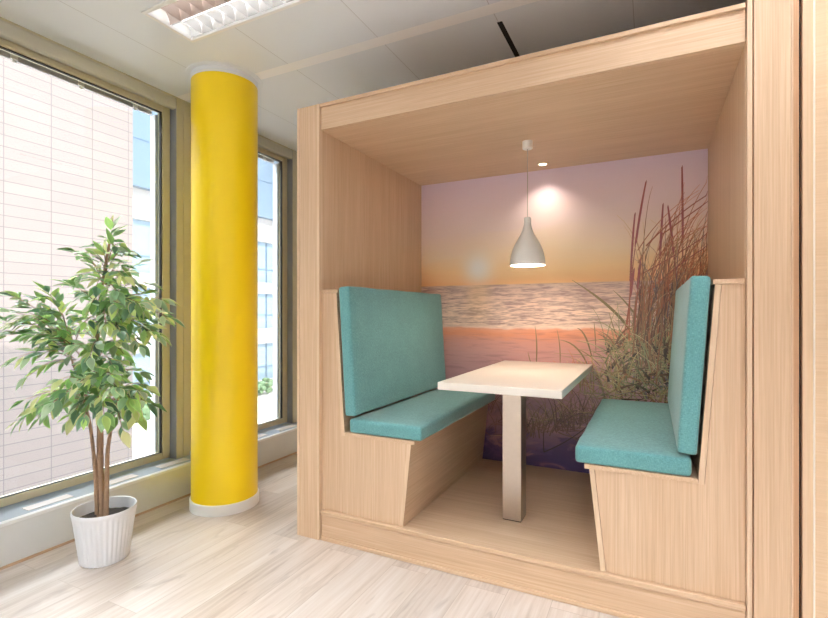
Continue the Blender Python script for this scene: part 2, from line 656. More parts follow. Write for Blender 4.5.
# door at the right, beside the booth
YD = 2.135
dr = bpy.data.objects.new('door_1', None)
COL.objects.link(dr)
dr.location = (1.0, YD, 0)
struct(dr, 'pale maple door beside the booth')
struct(obj('door_frame', box(box(B(.4815, .511, YD - .002, YD + .10, 0, 2.7, bev=.0015), 1.435, 1.47, YD - .002, YD + .1, 0, 2.7, bev=.0015), .511, 1.435, YD - .002, YD + .1, 2.66, 2.7), W_MAPLE_V, dr))
struct(obj('door_edge', box(B(.511, .5165, YD - .004, YD + .04, 0, 2.66), 1.43, 1.435, YD - .004, YD + .04, 0, 2.66), WHITE_EDGE, dr))
struct(obj('door_leaf', B(.5165, 1.43, YD + .0, YD + .042, .006, 2.66, bev=.002), W_MAPLE, dr))
struct(obj('wall_front', box(box(B(1.47, XR, YD, YD + .1, 0, ZC), .4815, 1.47, YD + .01, YD + .1, 2.7, ZC), .476, .4815, YD + .03, YD + .1, 0, ZC, mi=1), [PLASTER, DARK]), 'white wall right of the maple door')

# ------------------------------------------------------------------ recessed ceiling lights
def ceiling_light(x, y, label, watts, tube_mat):
    t = thing('ceiling_light', label, 'ceiling light', (x + LW / 2, y + LD / 2, ZC), 'recessed louvre lights in the ceiling')
    bm = NB()
    f = .016
    for a in ((x - .006, x + LW + .006, y - .006, y + f), (x - .006, x + LW + .006, y + LD - f, y + LD + .006),
              (x - .006, x + f, y + f, y + LD - f), (x + LW - f, x + LW + .006, y + f, y + LD - f)):
        box(bm, a[0], a[1], a[2], a[3], ZC - .007, ZC + .02, bev=.003)
    obj('frame', bm, WHITE, t)
    bm = NB()
    box(bm, x + .005, x + LW - .005, y + .005, y + LD - .005, ZC + .098, ZC + .1)
    for a in ((x + .004, x + LW - .004, y + .004, y + .01), (x + .004, x + LW - .004, y + LD - .01, y + LD - .004),
              (x + .004, x + .01, y + .01, y + LD - .01), (x + LW - .01, x + LW - .004, y + .01, y + LD - .01)):
        box(bm, a[0], a[1], a[2], a[3], ZC + .02, ZC + .1)
    obj('housing', bm, WHITE, t)
    for lane in (0, 1):
        ya = y + f + .004 + lane * (LD - 2 * f) / 2
        yb = ya + (LD - 2 * f) / 2 - .008
        bm = NB()
        # curved side reflectors of one lane
        for (p, q) in ((ya, 1), (yb, -1)):
            prev = None
            for i in range(7):
                u = i / 6
                yy = p + q * .028 * u ** 1.8
                zz = ZC + .004 + .06 * u
                a = bm.verts.new((x + f, yy, zz))
                b = bm.verts.new((x + LW - f, yy, zz))
                if prev:
                    bm.faces.new((prev[0], prev[1], b, a))
                prev = (a, b)
        n = 14
        for i in range(1, n):     # cross blades, thicker at the top with a curved face
            xx = x + f + (LW - 2 * f) * i / n
            for sg in (-1, 1):
                prev = None
                for k in range(6):
                    u = k / 5
                    zz = ZC + .005 + .05 * u
                    xo = sg * (.002 + .016 * u ** 1.7)
                    a = bm.verts.new((xx + xo, ya + .03 * u ** 1.8, zz))
                    b = bm.verts.new((xx + xo, yb - .03 * u ** 1.8, zz))
                    if prev:
                        bm.faces.new((prev[0], prev[1], b, a))
                    prev = (a, b)
        obj('louvre', bm, LOUVRE if lane else LOUVRE_W, t, smooth=.8)
        bm = NB()
        ym = (ya + yb) / 2
        tube(bm, [(x + .04, ym, ZC + .078), (x + LW - .04, ym, ZC + .078)], .012, n=12)
        obj('lamp_tube', bm, tube_mat, t, smooth=.8)
    l = bpy.data.lights.new('luminaire_light', 'AREA')
    l.shape = 'RECTANGLE'
    l.size = LW - .1
    l.size_y = LD - .06
    l.energy = watts
    l.color = (.94, 1, 1.07)
    lo = bpy.data.objects.new('luminaire_light', l)
    COL.objects.link(lo)
    lo.parent = t
    lo.location = (0, 0, .062)
    return t
TUBE = emit('fluorescent_tube', (255, 250, 242), 6)
TUBE_DIM = emit('dimmed_tube', (255, 250, 242), 1.2)
WATTS = [4, 26, 14, 140, 230, 110, 120, 230, 130]
names = ['louvred fluorescent light recessed in ceiling nearest the yellow column',
         'unseen louvred fluorescent light in ceiling in front of booth opening', 'unseen added louvred fluorescent light in ceiling in front of maple door',
         'unseen added louvred light beside the windows, second row', 'unseen added louvred light over the viewer, second row', 'unseen added louvred light by right wall, second row',
         'unseen added louvred light beside the windows, rear row', 'unseen added louvred light in the middle of rear row', 'unseen added louvred light by right wall, rear row']
for (x, y), n, wt in zip(LIGHTS, names, WATTS):
    ceiling_light(x, y, n, wt, TUBE if wt > 10 else TUBE_DIM)

# ------------------------------------------------------------------ yellow column
CX, CY, CR = -2.508, 2.277, .2045
t = thing('column', 'round bright yellow column with white skirting in front of the windows', 'column', (CX, CY, 0))
obj('shaft', lathe(NB(), [(CR, .06), (CR, ZC - .042)], CX, CY, 96), YELLOW, t, smooth=1)
obj('skirting', lathe(NB(), [(CR - .002, 0), (CR + .009, 0), (CR + .009, .062), (CR + .005, .066), (CR - .002, .066)], CX, CY, 96), WHITE, t, smooth=.6)
obj('ceiling_collar', lathe(NB(), [(CR - .004, ZC - .043), (CR + .001, ZC - .043), (CR + .001, ZC - .005), (CR + .03, ZC - .004), (CR + .034, ZC + .001), (CR - .004, ZC + .001)], CX, CY, 96, closed=True), CEIL, t, smooth=.6)

# ------------------------------------------------------------------ the oak booth
X0, X1 = -1.635, .3165
YF, YM = 2.135, 3.44
ZP, ZI, ZT = .163, 2.260, 2.40
t = thing('seating_booth', 'large open oak booth on a low plinth holding two benches and a table', 'booth', ((X0 + X1) / 2, (YF + YM) / 2, 0))
obj('side_panel', B(X0 - .03, X0, YF + .03, YM + .03, 0, ZT - .02), W_V, t)
obj('side_panel', B(X1, X1 + .03, YF + .03, YM + .03, 0, ZT - .02), W_V, t)
obj('back_panel', B(X0, X1, YM, YM + .03, 0, ZT - .02), W_V, t)
obj('roof_panel', B(X0, X1, YF + .035, YM, ZI, ZI + .03), W_X, t)
obj('fascia', B(X0 + .004, X1 - .002, YF + .012, YF + .034, ZI, ZT - .018, bev=.0012), W_X, t)
obj('cap_strip', B(X0 + .004, X1 - .002, YF, YM + .03, ZT - .018, ZT, bev=.0015), W_X, t)
obj('platform', B(X0, X1, YF + .032, YM, ZP - .03, ZP), W_X, t)
obj('nosing', B(X0 + .003, X1 - .001, YF + .004, YF + .032, ZP - .022, ZP + .001, bev=.003), W_X, t)
obj('plinth', B(X0 + .003, X1 - .001, YF + .016, YF + .034, 0, ZP - .022), W_X, t)
obj('foot_strip', B(X0 + .003, X1 - .001, YF + .004, YF + .016, 0, .02, bev=.004), W_X, t)
# posts: a front board with edge bands, and the outer return
p = obj('post', B(-1.772, -1.652, YF, YF + .03, 0, ZT, bev=.0012), W_V, t)
obj('edge_band', B(-1.788, -1.7725, YF - .002, YF + .03, 0, ZT, bev=.0015), W_EDGE, p)
obj('edge_band', B(-1.6515, X0, YF - .001, YF + .032, 0, ZT, bev=.0012), W_EDGE, p)
obj('return_panel', B(-1.788, -1.770, YF + .03, YM + .03, 0, ZT), W_V, t)
p = obj('post', B(.339, .449, YF, YF + .03, 0, 2.7, bev=.0012), W_V, t)
obj('edge_band', B(X1 + .0015, .3335, YF - .004, YF + .032, 0, 2.7, bev=.0012), W_EDGE, p)
obj('edge_band', B(.4492, .4555, YF - .003, YF + .03, 0, 2.7, bev=.0015), W_EDGE, p)
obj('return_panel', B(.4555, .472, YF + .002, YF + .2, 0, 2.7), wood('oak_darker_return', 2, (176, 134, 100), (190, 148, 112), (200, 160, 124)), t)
obj('shadow_gap', B(.3337, .3388, YF + .012, YF + .03, 0, 2.7), wood('oak_groove', 2, (170, 126, 90), (180, 136, 100), (190, 146, 110)), t)

# ------------------------------------------------------------------ benches and cushions
YA, YZ = 2.157, 3.436
def bench(side, label):
    if side > 0:
        M = lambda x: x
    else:
        M = lambda x: 2 * -.6585 - x
    xo = X0 + .001 if side > 0 else X1 - .001
    t = thing('bench', label, 'bench', (M(-1.4), (YA + YZ) / 2, ZP + .001), 'built-in benches of the booth')
    tk = .02
    e = ZP + .0025
    def strip(p, q, wdt):        # board of thickness wdt on the inner side of line p->q
        d = Vector((q[0] - p[0], q[1] - p[1]))
        n = Vector((-d.y, d.x)).normalized() * wdt
        return [(M(a), b) for a, b in (p, q, (q[0] + n.x, q[1] + n.y), (p[0] + n.x, p[1] + n.y))]
    fb, ft = (-1.127, e), (-1.082, .5875)
    bb, bt = (-1.481, .5875), (-1.537, 1.360)
    xi = -1.634 if side > 0 else 2 * -.6585 - X1 + .0008
    # near and far end panels
    for ya, yb in ((YA + .004, YA + .022), (YZ - .02, YZ - .002)):
        poly = [(xi, e), (fb[0] - tk - .001, e), (ft[0] - tk - .001, .5870), (bb[0] - .0215, .5870), (bt[0] - .0215, 1.3595), (xi, 1.3595)]
        obj('end_panel', prism(NB(), [(M(a), b) for a, b in poly], ya, yb), W_V, t)
    q = obj('front_panel', prism(NB(), strip(fb, ft, tk), YA, YZ - .001), W_Y, t)
    obj('edge_band', prism(NB(), strip(fb, ft, tk), YA - .0012, YA - .0001), W_EDGE, q)
    q = obj('back_board', prism(NB(), strip(bb, bt, tk), YA, YZ - .001), W_Y, t)
    obj('edge_band', prism(NB(), strip(bb, bt, tk), YA - .0012, YA - .0001), W_EDGE, q)
    x0, x1 = sorted((M(-1.4805), M(-1.062)))
    obj('seat_board', B(x0, x1, YA - .002, YZ - .001, .588, .607, bev=.001), W_Y, t)
    x0, x1 = sorted((xo, M(-1.530)))
    obj('top_ledge', B(x0, x1, YA - .002, YZ - .001, 1.3605, 1.3795, bev=.001), W_Y, t)
    return t
bench(1, 'oak bench on left of booth, backed by the side near the yellow column')
bench(-1, 'oak bench on right of booth, next to the maple door')

def cushion(name, label, center, size, tilt, r, puff, wob, seed, cat, group):
    bm = soft_box(size, r, puff, wob=wob, seed=seed)
    rot = Matrix.Rotation(tilt, 4, 'Y')
    bmesh.ops.transform(bm, matrix=Matrix.Translation(center) @ rot, verts=bm.verts)
    o = obj(name, bm, FABRIC, smooth=1.2, loc=center)
    return tag(o, label, cat, group)
YCU, LCU = (2.152 + 3.425) / 2, 3.425 - 2.152
g1, g2 = 'teal seat cushions', 'teal back cushions'
cushion('seat_cushion', 'teal seat cushion lying flat on the left bench', (-1.2365, YCU, .6085 + .037), (.43, LCU, .074), 0, .016, .003, .0016, 1, 'cushion', g1)
cushion('seat_cushion', 'teal seat cushion lying flat on the right bench', (-.076, YCU, .6085 + .037), (.436, LCU, .074), 0, .016, .003, .0016, 2, 'cushion', g1)
# back cushions: local x = height, local z = thickness
def back(label, xb, xt, sgn, seed):
    z0, z1 = .695, 1.395
    th = math.atan2(xt - xb, z1 - z0)
    c = ((xb + xt) / 2, YCU, (z0 + z1) / 2)
    bm = soft_box((.70, LCU, .068), .014, .004, wob=.0012, seed=seed)
    for v in bm.verts:
        v.co.x = max(v.co.x, -.35)
    # x -> up, z -> towards the table
    R = Matrix(((math.sin(th), 0, sgn * math.cos(th), 0), (0, 1, 0, 0), (math.cos(th), 0, -sgn * math.sin(th), 0), (0, 0, 0, 1)))
    bmesh.ops.transform(bm, matrix=Matrix.Translation(c) @ R, verts=bm.verts)
    bmesh.ops.recalc_face_normals(bm, faces=bm.faces)
    tag(obj('back_cushion', bm, FABRIC, smooth=1.2, loc=c), label, 'cushion', g2)
back('tall teal back cushion leaning on the left bench', -1.4455, -1.489, 1, 3)
back('tall teal back cushion leaning on the right bench', .126, .1735, -1, 4)

# ------------------------------------------------------------------ table
t = thing('table', 'white rectangular table on one steel leg between the benches', 'table', (-.655, 2.53, ZP))
obj('tabletop', B(-.957, -.354, 2.203, 3.432, .867, .905, bev=.0025), TABLE, t)
lg = obj('leg', B(-.702, -.603, 2.474, 2.586, ZP + .005, .862, bev=.002), STEEL, t)
obj('foot_cap', B(-.700, -.605, 2.476, 2.584, ZP + .0005, ZP + .006), STEELD, lg)
obj('mounting_plate', B(-.75, -.55, 2.42, 2.64, .862, .867), STEEL, t)

# ------------------------------------------------------------------ pendant lamp and downlight
PX, PY = -.652, 2.83
t = thing('pendant_lamp', 'white bell shaped pendant lamp hanging over the table', 'lamp', (PX, PY, ZI))
obj('canopy', lathe(NB(), [(0, ZI - .045), (.026, ZI - .045), (.029, ZI - .042), (.030, ZI - .0005), (0, ZI - .0005)], PX, PY, 32), WHITE, t, smooth=.6)
obj('cord', tube(NB(), [(PX, PY, ZI - .044), (PX, PY, 1.80)], .0022, n=8), plain('grey_cord', (176, 170, 164), .6), t, smooth=1)
prof = [(.0035, 1.812), (.017, 1.812), (.0195, 1.808), (.020, 1.785), (.0225, 1.762), (.030, 1.735), (.042, 1.708), (.058, 1.680), (.074, 1.652), (.087, 1.622), (.095, 1.592), (.1005, 1.560), (.103, 1.530)]
inner = [(r - .003, z - .001) for r, z in prof[::-1] if z < 1.79]
obj('lamp_shade', lathe(NB(), prof + [(.1015, 1.529)] + inner + [(.001, 1.78)], PX, PY, 56), WHITE, t, smooth=.7)
bulb = lathe(NB(), [(0, 1.585), (.018, 1.589), (.029, 1.603), (.031, 1.62), (.026, 1.64), (.016, 1.66), (.014, 1.70), (0, 1.70)], PX, PY, 24)
obj('bulb', bulb, emit('warm_bulb', (255, 226, 190), 6), t, smooth=1)
DX, DY = -.657, 3.30
t = thing('downlight', 'small round recessed spotlight in the booth ceiling behind the pendant', 'spotlight', (DX, DY, ZI))
obj('ring', lathe(NB(), [(.026, ZI - .0045), (.029, ZI - .006), (.042, ZI - .005), (.044, ZI - .0005)], DX, DY, 40), plain('satin_nickel', (214, 196, 170), .3, metal=.8), t, smooth=.7)
obj('lens', lathe(NB(), [(0, ZI - .004), (.027, ZI - .004), (.027, ZI - .001), (0, ZI - .001)], DX, DY, 40), emit('warm_lens', (255, 232, 190), 5), t)
def lamp(kind, name, loc, energy, color, parent=None, **k):
    l = bpy.data.lights.new(name, kind)
    l.energy = energy
    l.color = color
    for a, v in k.items():
        setattr(l, a, v)
    o = bpy.data.objects.new(name, l)
    COL.objects.link(o)
    o.location = loc
    return o
SPOT_W, PEND_W = 9.5, 10
lamp('SPOT', 'downlight_beam', (DX, DY, ZI - .012), SPOT_W, (1, .85, .66), spot_size=math.radians(118), spot_blend=1.0, shadow_soft_size=.025)
lamp('POINT', 'pendant_glow', (PX, PY, 1.565), PEND_W, (1, .84, .66), shadow_soft_size=.03)

# ------------------------------------------------------------------ printed beach mural (flat, on the back panel)
def on_wall(u, v):              # a spot of the print -> (x, z) on the wall plane
    k = (u - 414) / 480
    r = FW + RT * k
    d = (YM - .003) / r.y
    return (r.x * d, HC + (313 - v) / 480 * d)
def mural_bg():
    m, nt, b = new_mat('printed_beach_photo')
    L = nt.links
    tc = nd(nt, 'ShaderNodeTexCoord')
    sp = nd(nt, 'ShaderNodeSeparateXYZ')
    L.new(tc.outputs['Object'], sp.inputs[0])     # origin: lower left corner of the print
    def noise(scale, sx, sz, det=4, dist=0):
        mp = nd(nt, 'ShaderNodeMapping')
        mp.inputs['Scale'].default_value = (sx, 1, sz)
        L.new(tc.outputs['Object'], mp.inputs['Vector'])
        n = nd(nt, 'ShaderNodeTexNoise')
        n.inputs['Scale'].default_value = scale
        n.inputs['Detail'].default_value = det
        n.inputs['Distortion'].default_value = dist
        L.new(mp.outputs[0], n.inputs['Vector'])
        return n
    def math_(op, a, b_=None, c=None):
        n = nd(nt, 'ShaderNodeMath', operation=op)
        for i, v in enumerate((a, b_, c)):
            if v is None:
                continue
            if hasattr(v, 'type'):
                L.new(v, n.inputs[i])
            else:
                n.inputs[i].default_value = v
        return n.outputs[0]
    def mix(fac, a, b_):
        n = nd(nt, 'ShaderNodeMix', data_type='RGBA')
        for i, v in ((0, fac), (6, a), (7, b_)):
            if hasattr(v, 'type'):
                L.new(v, n.inputs[i])
            elif i == 0:
                n.inputs[i].default_value = v
            else:
                n.inputs[i].default_value = lin(v)
        return n.outputs[2]
    def step(v, a, b_):
        n = nd(nt, 'ShaderNodeMapRange', interpolation_type='SMOOTHSTEP')
        L.new(v, n.inputs['Value'])
        n.inputs['From Min'].default_value = a
        n.inputs['From Max'].default_value = b_
        return n.outputs[0]
    Hm = ZI - ZP
    x, z = sp.outputs['X'], sp.outputs['Z']
    zh = on_wall(560, 283)[1] - ZP          # horizon
    zs = on_wall(560, 328.5)[1] - ZP        # shore line
    sx, sz = on_wall(478, 268)
    sx -= X0
    sz -= ZP
    # sky
    wob = noise(2.2, .7, 2.6, 4, .6)
    zz = math_('MULTIPLY_ADD', wob.outputs['Fac'], .16, math_('SUBTRACT', z, .08))
    cr = nd(nt, 'ShaderNodeValToRGB')
    L.new(math_('DIVIDE', math_('SUBTRACT', zz, zh), Hm - zh), cr.inputs[0])
    st = [(0, (244, 194, 140)), (.13, (250, 214, 164)), (.3, (248, 226, 198)), (.5, (242, 222, 218)), (.75, (240, 220, 230)), (1, (234, 218, 240))]
    e = cr.color_ramp.elements
    e[0].position, e[0].color = st[0][0], lin(st[0][1])
    e[1].position, e[1].color = st[-1][0], lin(st[-1][1])
    for p, c in st[1:-1]:
        q = e.new(p)
        q.color = lin(c)
    sky = cr.outputs[0]
    dx = math_('SUBTRACT', x, sx)
    dz = math_('SUBTRACT', z, sz)
    dist = math_('SQRT', math_('ADD', math_('MULTIPLY', dx, dx), math_('MULTIPLY', dz, dz)))
    glow = math_('SUBTRACT', 1.0, step(dist, .01, .22))
    sky = mix(math_('MULTIPLY', math_('POWER', glow, 1.6), .95), sky, (246, 244, 240))
    # sea: long thin ripples, shorter towards the horizon
    w1 = noise(1, 6, 52, 4, .9)
    w2 = noise(1, 20, 150, 3, .5)
    wave = math_('MULTIPLY_ADD', w2.outputs['Fac'], .4, math_('MULTIPLY', w1.outputs['Fac'], .7))
    sea = mix(step(wave, .38, .70), (158, 128, 124), (246, 216, 198))
    sea = mix(math_('MULTIPLY', step(z, zs + .10, zh), .35), sea, (186, 152, 150))
    refl = math_('MULTIPLY', math_('SUBTRACT', 1.0, step(math_('ABSOLUTE', dx), .01, .16)), step(z, zs - .06, zh))
    sea = mix(math_('MULTIPLY', refl, .5), sea, (240, 204, 158))
    # shore and sand
    edge = noise(1, 5, 2, 3, .3)
    ze = math_('MULTIPLY_ADD', edge.outputs['Fac'], .06, math_('SUBTRACT', z, .03))
    sn = noise(1, 6, 60, 4, .8)
    sn2 = noise(1, 5, 46, 5, .6)
    sn3 = noise(1, 3.2, 7, 4, 1.6)
    cr2 = nd(nt, 'ShaderNodeValToRGB')
    L.new(math_('DIVIDE', math_('MULTIPLY_ADD', sn.outputs['Fac'], .08, math_('SUBTRACT', ze, .04)), zs), cr2.inputs[0])
    st = [(0, (78, 62, 112)), (.12, (104, 82, 124)), (.25, (146, 112, 130)), (.42, (176, 134, 140)), (.6, (190, 146, 152)), (.80, (200, 152, 150)), (.90, (208, 150, 136)), (.955, (222, 148, 116)), (1, (230, 164, 136))]
    e = cr2.color_ramp.elements
    e[0].position, e[0].color = st[0][0], lin(st[0][1])
    e[1].position, e[1].color = st[-1][0], lin(st[-1][1])
    for p, c in st[1:-1]:
        q = e.new(p)
        q.color = lin(c)
    sand = mix(math_('MULTIPLY', step(sn2.outputs['Fac'], .48, .7), .34), cr2.outputs[0], (128, 88, 100))
    lowm = math_('SUBTRACT', 1.0, step(z, .12, .62))
    sand = mix(math_('MULTIPLY', step(sn3.outputs['Fac'], .47, .56), math_('MULTIPLY', lowm, .75)), sand, (70, 58, 104))
    sand = mix(math_('MULTIPLY', step(sn3.outputs['Fac'], .44, .34), math_('MULTIPLY', lowm, .6)), sand, (184, 136, 136))
    foam = math_('MULTIPLY', step(ze, zs - .012, zs + .004), math_('SUBTRACT', 1.0, step(ze, zs + .008, zs + .035)))
    low = mix(step(ze, zs - .006, zs + .006), sand, sea)
    low = mix(math_('MULTIPLY', foam, .6), low, (240, 214, 196))
    col = mix(step(z, zh - .006, zh + .006), low, sky)
    L.new(col, b.inputs['Base Color'])
    b.inputs['Roughness'].default_value = .32
    b.inputs['Specular IOR Level'].default_value = .4
    return m
def mural():
    org = Vector((X0, YM - .003, ZP))
    bm = NB()
    tl = bm.loops.layers.float_color.new('tint')
    box(bm, X0 + .003, X1 - .003, YM - .003, YM - .0005, ZP + .001, ZI - .001)
    rnd = random.Random(11)
    lay = [0]
    def clampx(q):
        return (min(max(q[0], X0 + .004), X1 - .004), min(max(q[1], ZP + .003), ZI - .003))
    def blade(pts, w0, w1, c0, c1, n=7, fat=.0):
        lay[0] = (lay[0] + 1) % 40
        yy = YM - .0032 - lay[0] * .00003
        a, b_, c = [Vector(q) for q in pts]
        P = []
        for i in range(n + 1):
            s = i / n
            P.append(a * (1 - s) ** 2 + b_ * 2 * s * (1 - s) + c * s * s)
        prev = None
        for i, p in enumerate(P):
            d = P[min(i + 1, n)] - P[max(i - 1, 0)]
            nn = Vector((-d.y, d.x))
            if nn.length < 1e-6:
                continue
            nn.normalize()
            s = i / n
            w = (w0 * (1 - s) + w1 * s + fat * math.sin(PI * s)) / 2
            l_, r_ = clampx(p + nn * w), clampx(p - nn * w)
            cur = (bm.verts.new((l_[0], yy, l_[1])), bm.verts.new((r_[0], yy, r_[1])), s)
            if prev:
                f = bm.faces.new((prev[0], prev[1], cur[1], cur[0]))
                f.material_index = 1
                for lp in f.loops:
                    s_ = prev[2] if lp.vert in (prev[0], prev[1]) else cur[2]
                    lp[tl] = tuple(c0[i2] * (1 - s_) + c1[i2] * s_ for i2 in range(3)) + (1,)
            prev = cur
    def B3(*uv):
        return [on_wall(*q) for q in uv]
    dk = lin((52, 38, 40))
    rust = lin((166, 96, 66))
    rust2 = lin((212, 134, 92))
    olive = lin((150, 138, 92))
    straw = lin((178, 150, 104))
    green = lin((106, 110, 78))
    mauve = lin((158, 82, 88))
    # mid-brown undergrowth, then darker and lighter strands over it
    def fan(n, ur, vr, lean, spread, lr_, w0, c0s, c1s, bow=.35, squash=.85, w1=.0018):
        for _ in range(n):
            u = rnd.uniform(*ur)
            v = rnd.uniform(*vr) if not callable(vr) else vr(u)
            a = rnd.gauss(lean, spread)
            ln = rnd.uniform(*lr_)
            e = (u + math.sin(a) * ln, v - math.cos(a) * ln * squash)
            m_ = (u + math.sin(a) * ln * bow, v - math.cos(a) * ln * squash * .8)
            blade(B3((u, v), m_, e), rnd.uniform(.6, 1.3) * w0, w1, rnd.choice(c0s), rnd.choice(c1s))
    umber = lin((104, 78, 64))
    brown = lin((142, 104, 76))
    sage = lin((144, 148, 112))
    hay = lin((224, 196, 146))
    pale = lin((242, 220, 178))
    base = lambda u: 398 - max(0, u - 640) * .08 + rnd.uniform(-10, 10) - max(0, 610 - u) * .1
    fan(190, (606, 712), lambda u: rnd.uniform(340, 404), 0, 1.0, (14, 38), .016, (umber, dk, brown), (umber, brown, green), squash=.6)
    fan(120, (520, 616), lambda u: 436 - (u - 520) * .18 + rnd.uniform(-8, 6), .1, .7, (16, 44), .007, (umber, lin((110, 76, 70))), (umber, dk, brown, lin((132, 100, 84))))
    fan(90, (520, 616), lambda u: 432 - (u - 520) * .2 + rnd.uniform(-6, 6), -.1, .9, (14, 40), .005, (dk, umber), (brown, hay, olive))
    fan(45, (480, 525), lambda u: rnd.uniform(402, 438), 0, .5, (14, 34), .005, (lin((120, 80, 80)),), (lin((146, 102, 96)), umber))
    # upright dense stalks behind
    fan(170, (632, 714), lambda u: rnd.uniform(322, 392), .16, .17, (46, 120), .008, (umber, dk, brown), (rust, brown, lin((136, 92, 68))), bow=.2, squash=1)
    fan(110, (640, 714), lambda u: rnd.uniform(300, 370), .2, .22, (50, 120), .006, (brown, rust), (rust2, hay, rust), bow=.2, squash=1)
    fan(60, (650, 712), lambda u: rnd.uniform(290, 350), .1, .2, (20, 50), .007, (dk, lin((96, 84, 96))), (lin((150, 136, 140)), umber), bow=.2, squash=1)
    # slanted leaves towards the upper right
    for i in range(40):
        u = rnd.uniform(636, 690)
        v = rnd.uniform(250, 330)
        tip = (rnd.uniform(690, 730), v - rnd.uniform(25, 80))
        blade(B3((u, v), ((u + tip[0]) / 2 - 6, (v + tip[1]) / 2 - 10), tip), .006, .002, rnd.choice((rust, brown)), rust2)
    for q in (((638, 276), (672, 258), (712, 232)), ((648, 292), (684, 258), (712, 244)), ((660, 236), (690, 214), (716, 196)), ((646, 246), (682, 208), (716, 190))):
        blade(B3(*q), .009, .005, rust, mauve)
    # green and straw coloured arching leaves in front
    fan(260, (604, 708), lambda u: rnd.uniform(338, 402), -.2, .85, (20, 60), .007, (green, olive, umber, sage), (olive, hay, sage, lin((158, 146, 104))))
    fan(170, (600, 708), lambda u: rnd.uniform(345, 404), -.1, 1.1, (18, 52), .0038, (olive, sage, brown), (pale, hay, lin((186, 176, 138))))
    fan(60, (560, 628), lambda u: 388 - (u - 560) * .1 + rnd.uniform(-6, 10), -.05, .5, (14, 44), .006, (olive, brown), (hay, rust2, sage))
    # blue-grey shaded leaves low at the bench
    fan(40, (630, 705), lambda u: rnd.uniform(386, 404), -.6, .7, (14, 34), .006, (lin((84, 84, 104)), umber), (lin((132, 128, 146)), lin((108, 104, 120))))
    # the long curved leaves over the sea and sand
    for q, w in ((((632, 334), (618, 308), (572, 280)), .020), (((648, 336), (634, 308), (613, 290)), .012), (((592, 358), (586, 330), (577, 328)), .012),
                 (((588, 366), (578, 342), (560, 340)), .012), (((536, 366), (538, 345), (535, 326)), .010), (((560, 366), (561, 345), (557, 330)), .007),
                 (((620, 345), (612, 325), (609, 312)), .006), (((596, 352), (595, 330), (594, 322)), .006), (((532, 366), (529, 358), (528, 352)), .006),
                 (((600, 366), (588, 352), (575, 348)), .006), (((620, 340), (600, 338), (585, 342)), .006)):
        blade(B3(*q), w * .5, .002, lin((104, 92, 62)), lin((146, 126, 90)), fat=w * .6)
    # tall seed heads
    for base, mid, tip, hd in (((626, 345), (632, 250), (646, 182), .42), ((629, 340), (630, 260), (635, 214), .6), ((657, 320), (660, 250), (663, 205), .5),
                               ((678, 300), (674, 250), (668, 207), .5), ((683, 300), (683, 230), (682, 167), .55), ((634, 345), (637, 290), (640, 262), .4), ((622, 350), (630, 300), (634, 270), .4)):
        b3 = B3(base, mid, tip)
        blade(b3, .008 if base[0] < 640 else .006, .003, rust, mauve, n=14)
        a, m_, c = [Vector(q) for q in b3]
        for k in range(60):
            s = 1 - hd + hd * k / 60
            p = a * (1 - s) ** 2 + m_ * 2 * s * (1 - s) + c * s * s
            tn = ((m_ - a) * (1 - s) + (c - m_) * s).normalized()
            sd = (-1) ** k
            o = Vector((-tn.y, tn.x)) * sd
            e = p + tn * .018 + o * .0065 * (1.05 - (k / 60) ** 3)
            blade([p - tn * .004, p + tn * .008 + o * .005, e], .006, .002, mauve, rnd.choice((mauve, lin((164, 84, 76)))), n=3)
    # bent stems lying on the sand, lower right
    for q in (((544, 452), (580, 438), (606, 408)), ((544, 452), (543, 440), (544, 432)), ((560, 424), (580, 408), (600, 414)), ((600, 414), (590, 430), (575, 440))):
        blade(B3(*q), .008, .004, dk, dk)
    o = obj('wall_mural', bm, [mural_bg(), attr_mat('printed_beach_grass', .32)], loc=org)
    tag(o, 'printed photo mural of sunset beach, sea and dune grass on booth back wall', 'mural')
mural()

# ------------------------------------------------------------------ potted tree
PD = 2.4495
PC = FW * PD + RT * -1.578
t = thing('potted_tree', 'leafy green indoor tree with three stems in a white ribbed pot by the window', 'plant', (PC.x, PC.y, 0))
bm = NB()
n = 144
def ribbed(r, i):
    return r + (.0022 if i % 4 in (0, 1) else 0)
prof = [(.100, 0), (.106, .004), (.110, .03), (.122, .12), (.134, .21), (.1395, .240)]
rings = []
for r, z in prof:
    rings.append([bm.verts.new((PC.x + ribbed(r, i) * math.cos(2 * PI * i / n), PC.y + ribbed(r, i) * math.sin(2 * PI * i / n), z)) for i in range(n)])
for r, z in [(.1425, .244), (.1435, .258), (.141, .2635), (.137, .262), (.135, .25), (.128, .19)]:
    rings.append([bm.verts.new((PC.x + r * math.cos(2 * PI * i / n), PC.y + r * math.sin(2 * PI * i / n), z)) for i in range(n)])
bm.faces.new(rings[0][::-1])
for a, b in zip(rings, rings[1:]):
    for i in range(n):
        bm.faces.new((a[i], a[(i + 1) % n], b[(i + 1) % n], b[i]))
pot = obj('pot', bm, POTW, t, smooth=.7)
bm = lathe(NB(), [(0, .215), (.06, .213), (.11, .209), (.1305, .206)], PC.x, PC.y, 40)
for v in bm.verts:
    v.co.z += random.uniform(-.004, .004)
obj('soil', bm, SOIL, t, smooth=1)
def PP(u, v, dd=0.0):            # a spot of the tree, dd = how far behind (+) or before (-) its middle
    d = PD + dd
    return FW * d + RT * ((u - 414) / 480 * d) + Vector((0, 0, HC + (313 - v) / 480 * d))
